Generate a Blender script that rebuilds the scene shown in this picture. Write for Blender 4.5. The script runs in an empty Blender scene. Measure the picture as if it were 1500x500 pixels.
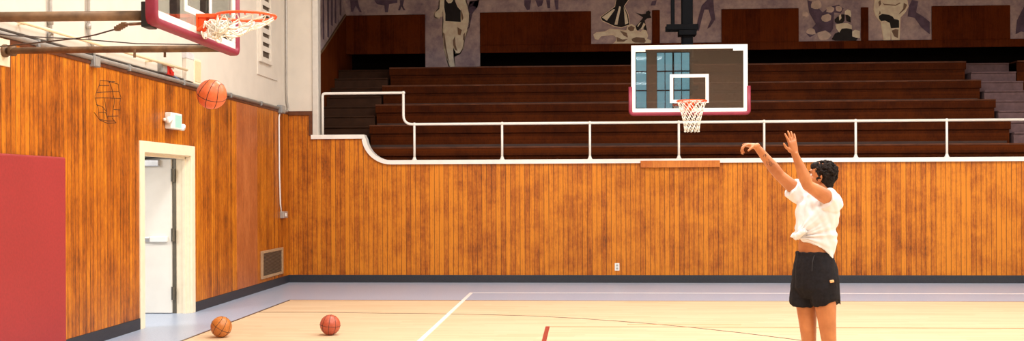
import bpy, bmesh, math, random
from mathutils import Vector, Matrix, noise
random.seed(7)
SC = bpy.context.scene
COL = SC.collection
PI = math.pi

# ------------------------------------------------------------------ camera figures
F_PX, EYE, YAW, ROLL = 1624.0, 1.68, math.radians(3.63), 0.004
CX, CY = 750.0, 278.4
RH = Vector((math.cos(YAW), math.sin(YAW), 0)); FW = Vector((-math.sin(YAW), math.cos(YAW), 0)); UPZ = Vector((0, 0, 1))
RT = (RH - ROLL * UPZ).normalized(); UV = (ROLL * RH + UPZ).normalized()
def ray(x, y): return RT * ((x - CX) / F_PX) + UV * ((CY - y) / F_PX) + FW
def at(x, y, d): return Vector((0, 0, EYE)) + ray(x, y) * d          # a point d metres in front
def onY(x, y, Y): r = ray(x, y); return Vector((0, 0, EYE)) + r * (Y / r.y)
def onX(x, y, X): r = ray(x, y); return Vector((0, 0, EYE)) + r * (X / r.x)

# ------------------------------------------------------------------ materials
def lin(c):
    return tuple(((v / 255) / 12.92 if v / 255 <= .04045 else ((v / 255 + .055) / 1.055) ** 2.4) for v in c) + (1,)
class NT:
    def __init__(s, name):
        s.m = bpy.data.materials.new(name); s.m.use_nodes = True
        s.t = s.m.node_tree; s.p = s.t.nodes['Principled BSDF']
    def n(s, typ, **kw):
        n = s.t.nodes.new(typ)
        for k, v in kw.items():
            if k in n.inputs.keys(): n.inputs[k].default_value = v
            else: setattr(n, k, v)
        return n
    def l(s, a, b): s.t.links.new(a, b)
    def math(s, op, a, b=None, c=None):
        n = s.n('ShaderNodeMath', operation=op)
        for i, v in enumerate((a, b, c)):
            if v is None: continue
            if isinstance(v, (int, float)): n.inputs[i].default_value = v
            else: s.l(v, n.inputs[i])
        return n.outputs[0]
    def mix(s, fac, a, b, blend='MIX'):
        n = s.n('ShaderNodeMix', data_type='RGBA', blend_type=blend)
        for i, v in ((0, fac), (6, a), (7, b)):
            if isinstance(v, (int, float)): n.inputs[i].default_value = v
            elif isinstance(v, tuple): n.inputs[i].default_value = v
            else: s.l(v, n.inputs[i])
        return n.outputs[2]
    def coord(s, scale=(1, 1, 1), kind='Object'):
        c = s.n('ShaderNodeTexCoord'); mp = s.n('ShaderNodeMapping'); mp.inputs['Scale'].default_value = scale
        s.l(c.outputs[kind], mp.inputs['Vector']); return mp.outputs['Vector']
    def noise(s, vec, scale, detail=3, rough=.55):
        n = s.n('ShaderNodeTexNoise'); n.inputs['Scale'].default_value = scale; n.inputs['Detail'].default_value = detail
        n.inputs['Roughness'].default_value = rough; s.l(vec, n.inputs['Vector']); return n.outputs['Fac']
    def ramp(s, fac, *stops):
        n = s.n('ShaderNodeValToRGB'); e = n.color_ramp.elements
        while len(e) < len(stops): e.new(.5)
        for i, (p, c) in enumerate(stops): e[i].position = p; e[i].color = c
        s.l(fac, n.inputs[0]); return n.outputs[0]
    def bump(s, h, strength=.3, dist=.01):
        b = s.n('ShaderNodeBump'); b.inputs['Strength'].default_value = strength; b.inputs['Distance'].default_value = dist
        s.l(h, b.inputs['Height']); s.l(b.outputs[0], s.p.inputs['Normal'])
    def base(s, c):
        if isinstance(c, tuple): s.p.inputs['Base Color'].default_value = c
        else: s.l(c, s.p.inputs['Base Color'])

def plain(name, rgb, rough=.5, metal=0, var=.12, scale=12, bump=0, spec=.5):
    k = NT(name); v = k.coord(); f = k.noise(v, scale)
    c = lin(rgb)
    lo = tuple(x * (1 - var) for x in c[:3]) + (1,); hi = tuple(min(1, x * (1 + var)) for x in c[:3]) + (1,)
    k.base(k.ramp(f, (.3, lo), (.7, hi)))
    k.p.inputs['Roughness'].default_value = rough; k.p.inputs['Metallic'].default_value = metal
    k.p.inputs['Specular IOR Level'].default_value = spec
    if bump: k.bump(f, bump, .004)
    return k.m

def plank_wall(name, axis, width, light, mid, dark, blotch=.5, rough=.42, groove=.05, gdark=.75, spec=.4, pl=.17):
    k = NT(name); c = k.n('ShaderNodeTexCoord'); sp = k.n('ShaderNodeSeparateXYZ'); k.l(c.outputs['Object'], sp.inputs[0])
    a = sp.outputs['XYZ'.index(axis)]
    t = k.math('DIVIDE', a, width); cell = k.math('FLOOR', t); fr = k.math('FRACT', t)
    wn = k.n('ShaderNodeTexWhiteNoise', noise_dimensions='1D'); k.l(cell, wn.inputs['W'])
    cb = k.n('ShaderNodeCombineXYZ'); k.l(k.math('MULTIPLY', a, 26), cb.inputs[0])
    k.l(k.math('MULTIPLY', sp.outputs[2], 1.1), cb.inputs[1]); k.l(k.math('MULTIPLY', cell, 3.7), cb.inputs[2])
    grain = k.noise(cb.outputs[0], 1.6, 5, .65)
    bl = k.noise(c.outputs['Object'], 2.1, 6, .68)
    fine = k.noise(k.coord((1, 1, .35)), 42, 4, .75)
    v = k.math('ADD', k.math('MULTIPLY', wn.outputs[0], pl), k.math('MULTIPLY', grain, .42))
    mpb = k.coord((1, 1, .45)); bl2 = k.noise(mpb, 9, 4, .7)
    v = k.math('ADD', v, k.math('MULTIPLY', bl, blotch)); v = k.math('ADD', v, k.math('MULTIPLY', fine, .34)); v = k.math('ADD', v, k.math('MULTIPLY', bl2, .22)); v = k.math('SUBTRACT', v, .14)
    col = k.ramp(v, (.43, dark), (.60, mid), (.78, light))
    edge = k.math('MINIMUM', fr, k.math('SUBTRACT', 1.0, fr))
    g = k.math('LESS_THAN', edge, groove)
    col = k.mix(k.math('MULTIPLY', g, gdark), col, tuple(x * .25 for x in dark[:3]) + (1,))
    k.base(col); k.p.inputs['Roughness'].default_value = rough; k.p.inputs['Specular IOR Level'].default_value = spec
    k.bump(k.math('MINIMUM', k.math('MULTIPLY', edge, 12), 1.0), .5, .004)
    return k.m

def emit(name, rgb, strength):
    k = NT(name); k.base((0, 0, 0, 1)); k.p.inputs['Emission Color'].default_value = lin(rgb); k.p.inputs['Emission Strength'].default_value = strength
    return k.m

W_L, W_M, W_D = lin((210, 126, 27)), lin((166, 87, 16)), lin((80, 39, 10))
M = {}
M['wains_y'] = plank_wall('pine boards side wall', 'Y', .088, W_L, W_M, W_D, .42)
M['wains_x'] = plank_wall('pine boards end wall', 'X', .0865, W_L, W_M, W_D, .52)
M['ply'] = plank_wall('plywood patch', 'Y', .36, lin((196, 118, 66)), lin((168, 92, 46)), lin((134, 68, 34)), .4, groove=.004)
M['plyx'] = plank_wall('plywood strip', 'X', .25, lin((204, 124, 52)), lin((184, 100, 38)), lin((140, 70, 28)), .5, groove=.01, gdark=.3)
M['trimwood'] = plain('dark stained trim', (92, 48, 22), .45, var=.25)
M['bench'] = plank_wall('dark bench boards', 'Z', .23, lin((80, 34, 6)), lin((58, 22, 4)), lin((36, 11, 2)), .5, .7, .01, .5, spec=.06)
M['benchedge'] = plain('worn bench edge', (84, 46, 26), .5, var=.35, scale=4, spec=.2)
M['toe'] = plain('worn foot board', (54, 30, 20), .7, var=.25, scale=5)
M['panelwood'] = plank_wall('mahogany panel', 'X', .3, lin((104, 46, 12)), lin((84, 33, 8)), lin((58, 20, 5)), .5, .7, .006, .3, spec=.08)
M['sidewood'] = plank_wall('mahogany side panel', 'Y', .3, lin((104, 46, 12)), lin((84, 33, 8)), lin((58, 20, 5)), .5, .7, .006, .3, spec=.08)
M['gap_shade'] = plain('back board painted as shade', (14, 7, 4), .9, spec=.05, var=.2)  # near-black colour stands in for the deep shade of the recess
M['step'] = plain('grey painted step', (104, 82, 84), .8, spec=.15, var=.18, scale=9)
M['stepbrown'] = plain('brown worn step', (62, 40, 28), .8, spec=.1, var=.2, scale=6)
M['plaster'] = plain('cream plaster', (214, 205, 193), .75, var=.04, scale=3, bump=.05)
M['ceil'] = plain('ceiling white', (225, 222, 215), .8, var=.03)
M['white'] = plain('white gloss paint', (236, 232, 226), .35, var=.05, scale=6)
M['cream'] = plain('cream gloss paint', (240, 226, 198), .4, var=.04)
M['doorpaint'] = plain('off white door paint', (232, 228, 218), .4, var=.03, scale=4)
M['pipegrey'] = plain('grey steel conduit', (170, 164, 158), .4, .3, var=.12)
M['boxgrey'] = plain('galvanised box', (150, 150, 150), .45, .3)
M['whiteplastic'] = plain('white plastic', (235, 235, 230), .4, var=.03)
M['beige'] = plain('beige plastic', (222, 200, 160), .5, var=.08, scale=30)
M['paleline'] = plain('cream painted pipe', (238, 218, 180), .5, var=.05)
M['red'] = plain('red enamel', (190, 40, 30), .35)
M['wire'] = plain('dark wire', (60, 45, 38), .6)
M['rust'] = plain('rusty brown steel', (118, 90, 64), .55, .35, var=.35, scale=9, bump=.2)
M['mast'] = plain('dark steel mast', (9, 10, 13), .75, 0, var=.2, spec=.06)
M['black'] = plain('black steel', (26, 24, 24), .5, .2)
M['maroon'] = plain('maroon vinyl padding', (130, 29, 52), .5, var=.12, scale=14, bump=.08)
M['padred'] = plain('red vinyl wall pad', (156, 44, 44), .6, var=.1, scale=40, bump=.15)
M['orange'] = plain('orange rim enamel', (240, 84, 24), .35, var=.08)
M['cord'] = plain('white net cord', (240, 234, 220), .7, var=.05)
M['basebd'] = plain('charcoal vinyl base', (38, 40, 47), .5, var=.2, scale=40)
M['steel'] = plain('brushed steel', (190, 190, 192), .3, .8)
M['hinge'] = plain('dark bronze hinge', (110, 104, 92), .4, .7)
M['grille'] = plain('brown grey grille', (136, 114, 92), .55, .2)
M['dark'] = plain('dark duct', (24, 20, 17), .8)
M['ink'] = plain('black marker', (52, 30, 14), .8)
M['mint'] = emit('lit green sign face', (214, 255, 228), 1.6)
M['lampface'] = emit('lamp lens', (255, 250, 240), 3)
M['linewhite'] = plain('white floor line', (248, 242, 238), .3, var=.02)
M['linered'] = plain('red floor line', (150, 52, 48), .3, var=.06)
M['lineblack'] = plain('black floor line', (72, 52, 40), .35)
M['brownwall'] = plain('tan rear wall', (150, 132, 120), .7)
M['glass'] = None
def glass(name, refl, rough=.0, tint=(1, 1, 1, 1)):
    k = NT(name); out = k.t.nodes['Material Output']
    tr = k.n('ShaderNodeBsdfTransparent'); tr.inputs[0].default_value = tint
    gl = k.n('ShaderNodeBsdfGlossy'); gl.inputs['Roughness'].default_value = rough
    mx = k.n('ShaderNodeMixShader'); mx.inputs[0].default_value = refl
    k.l(tr.outputs[0], mx.inputs[1]); k.l(gl.outputs[0], mx.inputs[2]); k.l(mx.outputs[0], out.inputs[0]); return k.m
M['glass'] = glass('backboard glass', .29, .01, (.86, .9, .88, 1))
M['windowglass'] = glass('window glass', .08, .02, (.8, .93, .97, 1))

def floor_mat():
    k = NT('maple floor'); c = k.n('ShaderNodeTexCoord'); sp = k.n('ShaderNodeSeparateXYZ'); k.l(c.outputs['Object'], sp.inputs[0])
    row = k.math('FLOOR', k.math('DIVIDE', sp.outputs[1], .057))
    wn = k.n('ShaderNodeTexWhiteNoise', noise_dimensions='1D'); k.l(row, wn.inputs['W'])
    bx = k.math('ADD', k.math('DIVIDE', sp.outputs[0], .9), k.math('MULTIPLY', wn.outputs[0], 7)); bi = k.math('FLOOR', bx)
    w2 = k.n('ShaderNodeTexWhiteNoise', noise_dimensions='2D'); cb = k.n('ShaderNodeCombineXYZ'); k.l(bi, cb.inputs[0]); k.l(row, cb.inputs[1]); k.l(cb.outputs[0], w2.inputs['Vector'])
    mp = k.coord((1.2, 30, 1)); gr = k.noise(mp, 1.5, 4)
    v = k.math('ADD', k.math('MULTIPLY', w2.outputs[0], .55), k.math('MULTIPLY', gr, .45))
    k.base(k.ramp(v, (.1, lin((206, 177, 141))), (.5, lin((217, 191, 156))), (.9, lin((224, 201, 169)))))
    k.p.inputs['Roughness'].default_value = .38; k.p.inputs['Specular IOR Level'].default_value = .4
    return k.m
M['maple'] = floor_mat()
def vinyl():
    k = NT('grey speckled vinyl'); v = k.coord(); n = k.noise(v, 60, 4, .8)
    k.base(k.ramp(n, (.35, lin((150, 163, 186))), (.65, lin((178, 190, 210))))); k.p.inputs['Roughness'].default_value = .32; return k.m
M['vinyl'] = vinyl()
def mural_mat():
    k = NT('mauve mural ground'); v = k.coord(); n1 = k.noise(v, 1.3, 8, .7); n2 = k.noise(v, 7, 5, .7)
    f = k.math('ADD', k.math('MULTIPLY', n1, .7), k.math('MULTIPLY', n2, .3))
    k.base(k.ramp(f, (.34, lin((122, 108, 132))), (.5, lin((182, 164, 172))), (.64, lin((214, 196, 196)))))
    k.p.inputs['Roughness'].default_value = .8; return k.m
M['mural'] = mural_mat()
M['ghost'] = plain('mural purple shade', (100, 84, 110), .8, var=.3, scale=7)
M['ghost2'] = plain('mural pale shade', (216, 198, 192), .8, var=.2, scale=7)
M['mcream'] = plain('mural cream', (250, 238, 222), .8, var=.14, scale=9)
M['mhalo'] = plain('mural pale outline', (252, 238, 218), .8, var=.05)
M['mshade'] = plain('mural brown shade', (140, 116, 100), .8, var=.2, scale=8)
M['mblack'] = plain('mural black', (34, 32, 38), .8, var=.2)
def skin_mat():
    k = NT('warm brown skin'); v = k.coord(); n = k.noise(v, 9, 4)
    k.base(k.ramp(n, (.3, lin((168, 100, 56))), (.7, lin((194, 124, 74)))))
    k.p.inputs['Roughness'].default_value = .45; k.p.inputs['Subsurface Weight'].default_value = .06; k.p.inputs['Subsurface Radius'].default_value = (.02, .008, .004)
    k.bump(k.noise(v, 120, 2), .06, .002); return k.m
M['skin'] = skin_mat()
M['tee'] = plain('white jersey', (226, 224, 225), .85, var=.03, scale=20, bump=.05)
M['shorts'] = plain('black athletic fabric', (30, 27, 30), .85, spec=.15, var=.25, scale=60, bump=.1)
M['hair'] = plain('black curly hair', (30, 22, 18), .85, var=.6, scale=70, bump=.6, spec=.2)
M['shoe'] = plain('white shoe', (225, 222, 220), .6)
M['sole'] = plain('rubber sole', (190, 186, 180), .7)
M['tag'] = plain('orange tag', (250, 176, 120), .6)
M['eyew'] = plain('eye white', (235, 230, 225), .3); M['iris'] = plain('dark iris', (40, 24, 16), .2)
M['lip'] = plain('lip', (160, 82, 66), .5)
def ball_mat(name, a, b, sc=26):
    k = NT(name); v = k.coord(); n = k.noise(v, sc, 4, .7)
    vo = k.n('ShaderNodeTexVoronoi'); vo.inputs['Scale'].default_value = 260; k.l(v, vo.inputs['Vector'])
    k.base(k.ramp(n, (.3, lin(a)), (.7, lin(b)))); k.p.inputs['Roughness'].default_value = .42; k.bump(vo.outputs['Distance'], .25, .001); return k.m
M['ball_o'] = ball_mat('orange leather', (206, 92, 46), (226, 112, 62))
M['ball_t'] = ball_mat('tan scuffed leather', (168, 96, 36), (206, 128, 56), 40)
M['ball_r'] = ball_mat('red brown leather', (160, 70, 46), (190, 92, 64), 40)
M['seam'] = plain('black seam', (44, 26, 20), .6)

# ------------------------------------------------------------------ mesh helpers
class MB:
    def __init__(s): s.b = bmesh.new()
    def box(s, lo, hi, bev=0, rot=None, seg=2):
        lo = Vector(lo); hi = Vector(hi); c = (lo + hi) / 2; d = hi - lo
        r = bmesh.ops.create_cube(s.b, size=1)
        for v in r['verts']:
            v.co = Vector((v.co.x * d.x, v.co.y * d.y, v.co.z * d.z))
            if rot is not None: v.co = rot @ v.co
            v.co += c
        if bev:
            es = list({e for v in r['verts'] for e in v.link_edges})
            bmesh.ops.bevel(s.b, geom=es, offset=bev, segments=seg, profile=.5, affect='EDGES')
        return s
    def tube(s, pts, rad, seg=10, closed=False, cap=True):
        pts = [Vector(p) for p in pts]; n = len(pts)
        rads = rad if isinstance(rad, (list, tuple)) else [rad] * n
        rings = []; up = None
        for i, p in enumerate(pts):
            a = pts[(i - 1) % n] if (closed or i > 0) else p; c = pts[(i + 1) % n] if (closed or i < n - 1) else p
            t = (c - a).normalized()
            if up is None:
                up = t.orthogonal().normalized()
            up = (up - t * up.dot(t)); up = up.normalized() if up.length > 1e-6 else t.orthogonal().normalized()
            w = t.cross(up)
            rings.append([s.b.verts.new(p + (up * math.cos(2 * PI * k / seg) + w * math.sin(2 * PI * k / seg)) * rads[i]) for k in range(seg)])
        m = n if closed else n - 1
        for i in range(m):
            A, B = rings[i], rings[(i + 1) % n]
            off = 0
            if closed and i == n - 1:
                off = min(range(seg), key=lambda o: (A[0].co - B[o].co).length)
            for k in range(seg):
                s.b.faces.new((A[k], A[(k + 1) % seg], B[(k + 1 + off) % seg], B[(k + off) % seg]))
        if cap and not closed:
            s.b.faces.new(rings[0][::-1]); s.b.faces.new(rings[-1])
        return s
    def loft(s, rings, cap=True):          # rings: lists of equal length of points
        R = [[s.b.verts.new(Vector(p)) for p in r] for r in rings]; n = len(R[0])
        for A, B in zip(R, R[1:]):
            for k in range(n): s.b.faces.new((A[k], A[(k + 1) % n], B[(k + 1) % n], B[k]))
        if cap: s.b.faces.new(R[0][::-1]); s.b.faces.new(R[-1])
        return s
    def prism(s, poly, vec):               # poly: 3-D points of a flat outline, pushed along vec
        vec = Vector(vec); A = [s.b.verts.new(Vector(p)) for p in poly]; B = [s.b.verts.new(Vector(p) + vec) for p in poly]; n = len(A)
        fs = [s.b.faces.new(A), s.b.faces.new(B[::-1])]
        for k in range(n): s.b.faces.new((A[k], B[k], B[(k + 1) % n], A[(k + 1) % n]))
        s.b.normal_update(); bmesh.ops.triangulate(s.b, faces=fs, ngon_method='EAR_CLIP')
        return s
    def ball(s, c, r, u=20, v=12, rot=None):
        q = bmesh.ops.create_uvsphere(s.b, u_segments=u, v_segments=v, radius=1)
        r = Vector(r) if not isinstance(r, (int, float)) else Vector((r, r, r))
        for w in q['verts']:
            w.co = Vector((w.co.x * r.x, w.co.y * r.y, w.co.z * r.z))
            if rot is not None: w.co = rot @ w.co
            w.co += Vector(c)
        return s
    def cyl(s, a, b, r, seg=20): return s.tube([a, b], r, seg)
    def build(s, name, mat, parent=None, smooth=False, origin=None):
        bmesh.ops.recalc_face_normals(s.b, faces=s.b.faces)
        me = bpy.data.meshes.new(name)
        if parent is not None: base = parent.matrix_world_loc if hasattr(parent, 'matrix_world_loc') else world_loc(parent)
        else: base = Vector((0, 0, 0))
        o0 = Vector(origin) if origin is not None else base
        for v in s.b.verts: v.co -= o0
        s.b.to_mesh(me); s.b.free()
        if smooth:
            for p in me.polygons: p.use_smooth = True
        me.materials.append(mat)
        o = bpy.data.objects.new(name, me); COL.objects.link(o)
        if parent is not None: o.parent = parent; o.location = o0 - base
        else: o.location = o0
        return o
def world_loc(o):
    v = Vector(o.location)
    while o.parent: o = o.parent; v += Vector(o.location)
    return v
def tag(o, label, cat, group=None):
    o['label'] = label; o['category'] = cat
    if group: o['group'] = group
    return o
def thing(name, label, cat, loc=(0, 0, 0), group=None):
    o = bpy.data.objects.new(name, None); COL.objects.link(o); o.location = loc; o.empty_display_size = .1
    return tag(o, label, cat, group)
def struct(o): o['kind'] = 'structure'; return o
def arc(c, r, a0, a1, n, plane='xz'):
    out = []
    for i in range(n + 1):
        a = a0 + (a1 - a0) * i / n
        u, v = r * math.cos(a), r * math.sin(a)
        out.append(Vector(c) + (Vector((u, 0, v)) if plane == 'xz' else Vector((u, v, 0)) if plane == 'xy' else Vector((0, u, v))))
    return out

# ------------------------------------------------------------------ room shell
XL, YB, XR, YR, ZC = -5.385, 20.0, 11.0, -9.0, 8.5
XBL, YM = -5.31, 24.65                    # left side of the bleacher recess, mural wall
fl = struct(MB().box((XL, YR, -.1), (XR, YB, 0)).build('floor', M['maple']))
bd = MB()
bd.box((XL, YR, -.02), (-4.49, YB, .003)); bd.box((-4.49, 16.76, -.02), (XR, YB, .003))
bd.build('vinyl_border', M['vinyl'], fl)
e = MB(); e.box((-4.5, YR, 0), (-4.475, 16.77, .0045)); e.build('border_strip', M['lineblack'], fl)
e = MB(); e.box((-4.49, 16.75, 0), (XR, 16.765, .0045)); e.build('border_strip', plain('thin brown edge', (150, 110, 80), .4), fl)
e = MB(); e.box((-1.84, YR, 0), (-1.785, 18.03, .005)); e.build('sideline', M['linewhite'], fl)
e = MB(); e.box((-1.785, 17.98, 0), (XR, 18.03, .005)); e.build('baseline', M['linewhite'], fl)
e = MB(); e.box((-.455, YR, 0), (-.405, 13.59, .005)); e.build('lane_line', M['linered'], fl)
e = MB(); e.box((-.405, 13.57, 0), (XR, 13.583, .005)); e.build('lane_line', plain('thin brown line', (196, 140, 96), .4), fl)
e = MB(); e.box((.55, 13.83, 0), (1.95, 13.842, .004)); e.build('board_seam', plain('thin brown seam', (214, 160, 110), .4), fl)
pts = [(-4.48, 15.07), (-3.9, 15.08), (-3.3, 15.05), (-2.73, 14.99), (-2.2, 14.97), (-1.79, 14.93), (-1.2, 14.84), (-.67, 14.72), (-.1, 14.49), (.4, 14.2), (.9, 13.88), (1.37, 13.51), (1.88, 13.03), (2.36, 12.5), (2.8, 11.9), (3.15, 11.2), (3.4, 10.4), (3.5, 9.5), (3.5, 8.5)]
e = MB()
for (a, b) in zip(pts, pts[1:]):
    a = Vector((*a, 0)); b = Vector((*b, 0)); n = (b - a).normalized().cross(UPZ) * .011
    e.prism([a - n, b - n, b + n, a + n], (0, 0, .0035))
e.build('arc_line', plain('dark brown arc line', (104, 80, 62), .35), fl)

# left wall: with the doorway cut out
D0, D1, DH = 13.27, 14.92, 2.17
wl = MB()
for (y0, y1, z0, z1) in ((YR, D0, 0, ZC), (D1, YB, 0, ZC), (D0, D1, DH, ZC)): wl.box((XL - .16, y0, z0), (XL, y1, z1))
wl = struct(wl.build('wall_left', M['plaster']))
w = MB()
for (y0, y1, z0, z1) in ((YR, D0, 0, 3.08), (D1, YB, 0, 3.08), (D0, D1, DH, 3.08)): w.box((XL - .01, y0, z0), (XL + .018, y1, z1))
w.build('wood_wainscot', M['wains_y'], wl)
MB().box((XL - .01, YR, 3.075), (XL + .03, YB, 3.115), .004).build('cap_rail', M['trimwood'], wl)
MB().box((XL - .01, 16.94, .14), (XL + .024, 18.02, 3.07), .003).build('plywood_panel', M['ply'], wl)
pn = MB().box((XL - .01, 18.1, 3.62), (XL + .02, 19.3, 5.6), .006).build('plaster_panel', M['plaster'], wl)
bl = MB()
for y0, y1, z0, z1 in ((YR, D0 - .13, 0, .14), (D1 + .13, YB, 0, .14)): bl.box((XL - .01, y0, z0), (XL + .03, y1, z1), .006)
struct(bl.build('baseboard_left', M['basebd']))
# scribbled ball on the boards
segs = [[(112, 75), (108, 112), (70, 205), (68, 230), (98, 320), (105, 415), (175, 445), (250, 442), (235, 425), (180, 425), (110, 412)],
        [(112, 75), (190, 82), (270, 108)], [(270, 108), (275, 170), (293, 222), (280, 285)], [(108, 118), (190, 120)], [(85, 180), (215, 172), (275, 172)],
        [(68, 228), (150, 226), (293, 232)], [(80, 285), (130, 300), (170, 345)], [(100, 350), (160, 350), (175, 400)], [(190, 80), (215, 150), (238, 250), (228, 320)],
        [(185, 90), (240, 85)], [(228, 325), (285, 330)], [(170, 385), (270, 382)], [(105, 410), (60, 350)], [(140, 320), (150, 410)], [(225, 330), (215, 400), (250, 440)], [(150, 230), (165, 330), (172, 390)]]
g = MB()
for sgm in segs:
    p3 = []
    for q in sgm:
        p = onX(125 + q[0] / 5.88, 105 + q[1] / 5.88, XL); p.x = XL + .019; p3.append(p)
    g.tube(p3, .0035, 5)
g.build('scribble_drawing', M['ink'], wl)

# end wall below and beside the bleacher opening
poly = [(XL, 0), (XR, 0), (XR, 2.16)] + [(p.x, p.z) for p in arc((-3.50, 0, 2.66), .5, -PI / 2, -PI * .93, 10)] + [(-3.99, 2.63), (-4.92, 2.63), (-4.92, 3.10), (XL, 3.10)]
wb = struct(MB().prism([(x, YB, z) for x, z in poly], (0, .16, 0)).build('wall_back', M['wains_x']))
u = MB(); u.box((XL, YB, 3.1), (-4.86, YB + .16, ZC)); u.box((-4.9, YB, 5.7), (XR, YB + .16, ZC)); u.build('plaster_face', M['plaster'], wb)
u = MB(); u.box((XL, YB - .022, 3.06), (-4.92, YB + .01, 3.135), .004); u.box((-4.985, YB - .02, 2.69), (-4.918, YB + .01, 3.07), .004); u.build('cap_rail', M['trimwood'], wb)
struct(MB().box((XL, YB - .03, 0), (XR, YB + .01, .142), .006).build('baseboard_back', M['basebd']))
# white coping on top of the boards, curved step and all
top = [(-4.94, 2.66), (-4.2, 2.66), (-3.97, 2.66)] + [(p.x, p.z) for p in arc((-3.47, 0, 2.69), .5, -PI * .95, -PI / 2, 12)] + [(-3.2, 2.19), (XR, 2.188)]
cp = MB(); rings = []
for i, (x, z) in enumerate(top):
    a = Vector(top[max(i - 1, 0)]); b = Vector(top[min(i + 1, len(top) - 1)]); t = (b - a).normalized(); n = Vector((-t.y, t.x)) * .038
    rings.append([(x - n.x, YB - .045, z - n.y), (x + n.x, YB - .045, z + n.y), (x + n.x, YB + .2, z + n.y), (x - n.x, YB + .2, z - n.y)])
cp.loft(rings); struct(cp.build('trim_1', M['white']))
struct(MB().box((-4.915, YB - .03, 2.69), (-4.805, YB + .18, ZC), .012).build('trim_2', plain('pale grey jamb', (206, 200, 192), .5, var=.05)))
MB().box((1.04, YB - .06, 2.07), (2.45, YB - .001, 2.192), .004).build('patch_board', M['plyx'], wb)

# bleacher recess: floor, side wall, ceiling, mural wall
s = MB(); s.box((XBL, YB + .16, 1.8), (XR, 25.4, 1.9)); struct(s.build('floor_bleacher', M['toe']))
s = MB(); s.box((XBL - .2, YB + .16, 1.8), (XBL, 25.6, 6.6)); sw = struct(s.build('wall_recess', M['mural']))
prof = [(20.17, 1.9), (25.3, 1.9), (25.3, 5.63), (24.6, 5.63), (22.44, 4.58), (20.17, 3.6)]
MB().prism([(XBL - .01, y, z) for y, z in prof], (.035, 0, 0)).build('wood_wainscot', M['sidewood'], sw)
pp = [(24.6, 5.62), (22.44, 4.575), (20.17, 3.59)]
MB().tube([(XBL + .02, y, z) for y, z in pp], .025, 6).build('cap_rail', plain('worn cap', (120, 92, 66), .5), sw)
struct(MB().box((XBL - .2, YB + .16, 6.5), (XR, 25.6, 6.6)).build('ceiling_recess', M['trimwood']))
struct(MB().box((XBL, YM, 4.9), (XR - .1, YM + .1, 6.5)).build('wall_mural', M['plaster']))
struct(MB().box((XBL, 25.3, 1.9), (XR - .1, 25.4, 6.5)).build('wall_recess_back', M['gap_shade']))  # behind the gap, shade put into its colour
struct(MB().box((XR - .1, YB + .16, 1.9), (XR, 25.6, 6.5)).build('wall_recess_right', M['plaster']))
struct(MB().box((XL - .16, YR - .1, ZC), (XR + .1, YB + .16, ZC + .1)).build('ceiling', M['ceil']))
struct(MB().box((XR, YR - .1, 0), (XR + .1, YB + .16, ZC)).build('wall_right', M['plaster']))
# rear wall (behind the camera) with two tall windows that mirror in the glass board
xs = [(.85, 2.58), (2.98, 4.29)]; WZ0, WZ1 = 4.1, 7.15
rw = MB(); rw.box((XL - .16, YR - .1, 0), (XR + .1, YR, WZ0)); rw.box((XL - .16, YR - .1, WZ1), (XR + .1, YR, ZC))
for x0, x1 in ((XL - .16, xs[0][0]), (xs[0][1], xs[1][0]), (xs[1][1], XR + .1)): rw.box((x0, YR - .1, WZ0), (x1, YR, WZ1))
struct(rw.build('wall_rear', M['brownwall']))
for i, (x0, x1) in enumerate(xs):
    f = MB(); n = 4
    for k in range(n + 1):
        x = x0 + (x1 - x0) * k / n; ww = .035 if k == 2 else .014; f.box((x - ww, YR - .08, WZ0), (x + ww, YR - .02, WZ1))
    for k in range(5): z = WZ0 + (WZ1 - WZ0) * k / 4; f.box((x0, YR - .07, z - .025), (x1, YR - .03, z + .025))
    fo = struct(f.build('window_%d' % (i + 1), M['black']))
    MB().box((x0, YR - .056, WZ0), (x1, YR - .05, WZ1)).build('window_pane', M['windowglass'], fo)

# ------------------------------------------------------------------ doorway, open leaf, corridor
XD = XL - .16
dr = bpy.data.objects.new('door_1', None); COL.objects.link(dr); dr.location = (XL, (D0 + D1) / 2, 0); struct(dr)
fr = MB()
for y0, y1 in ((D0 - .13, D0 + .01), (D1 - .01, D1 + .13)): fr.box((XL - .005, y0, 0), (XL + .035, y1, 2.3), .008)
fr.box((XL - .005, D0 + .01, DH - .01), (XL + .034, D1 - .01, 2.3), .006)
for y0, y1 in ((D0 - .001, D0 + .02), (D1 - .02, D1 + .001)): fr.box((XD - .02, y0, 0), (XL, y1, DH))
fr.box((XD - .02, D0 + .02, DH - .02), (XL, D1 - .02, DH + .001)); fr.box((XL - .09, D1 - .035, 0), (XL - .05, D1 - .015, DH)); fr.box((XL - .09, D0, DH - .05), (XL - .05, D1, DH - .01))
fr.build('door_frame', M['cream'], dr)
YL = D1 - .02
lf = MB().box((XD - 1.0, YL - .045, .012), (XD - .075, YL, 2.12), .003).build('door_leaf', M['doorpaint'], dr)
for z in (.28, 1.08, 1.9):
    h = MB(); h.cyl((XD - .045, YL - .05, z - .09), (XD - .045, YL - .05, z + .09), .016, 10); h.box((XD - .075, YL - .052, z - .09), (XD - .02, YL - .044, z + .09)); h.build('hinge', M['hinge'], dr)
MB().box((XD - .07, YL - .01, 0), (XD - .02, YL + .02, 2.12)).build('hinge_edge', M['hinge'], dr)
cl = MB().box((XD - .68, YL - .115, 2.02), (XD - .22, YL - .045, 2.115), .012).build('door_closer', M['steel'], dr)
MB().tube([(XD - .42, YL - .08, 2.115), (XD - .42, YL - .08, 2.135), (XD - .1, YL - .1, 2.15), (XD + .02, YL - .25, 2.15)], .011, 8).build('closer_arm', M['black'], cl)
pbz = 1.03
b = MB(); b.box((XD - .9, YL - .105, pbz - .03), (XD - .36, YL - .07, pbz + .02), .008)
bar = b.build('panic_bar', M['steel'], dr)
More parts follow.
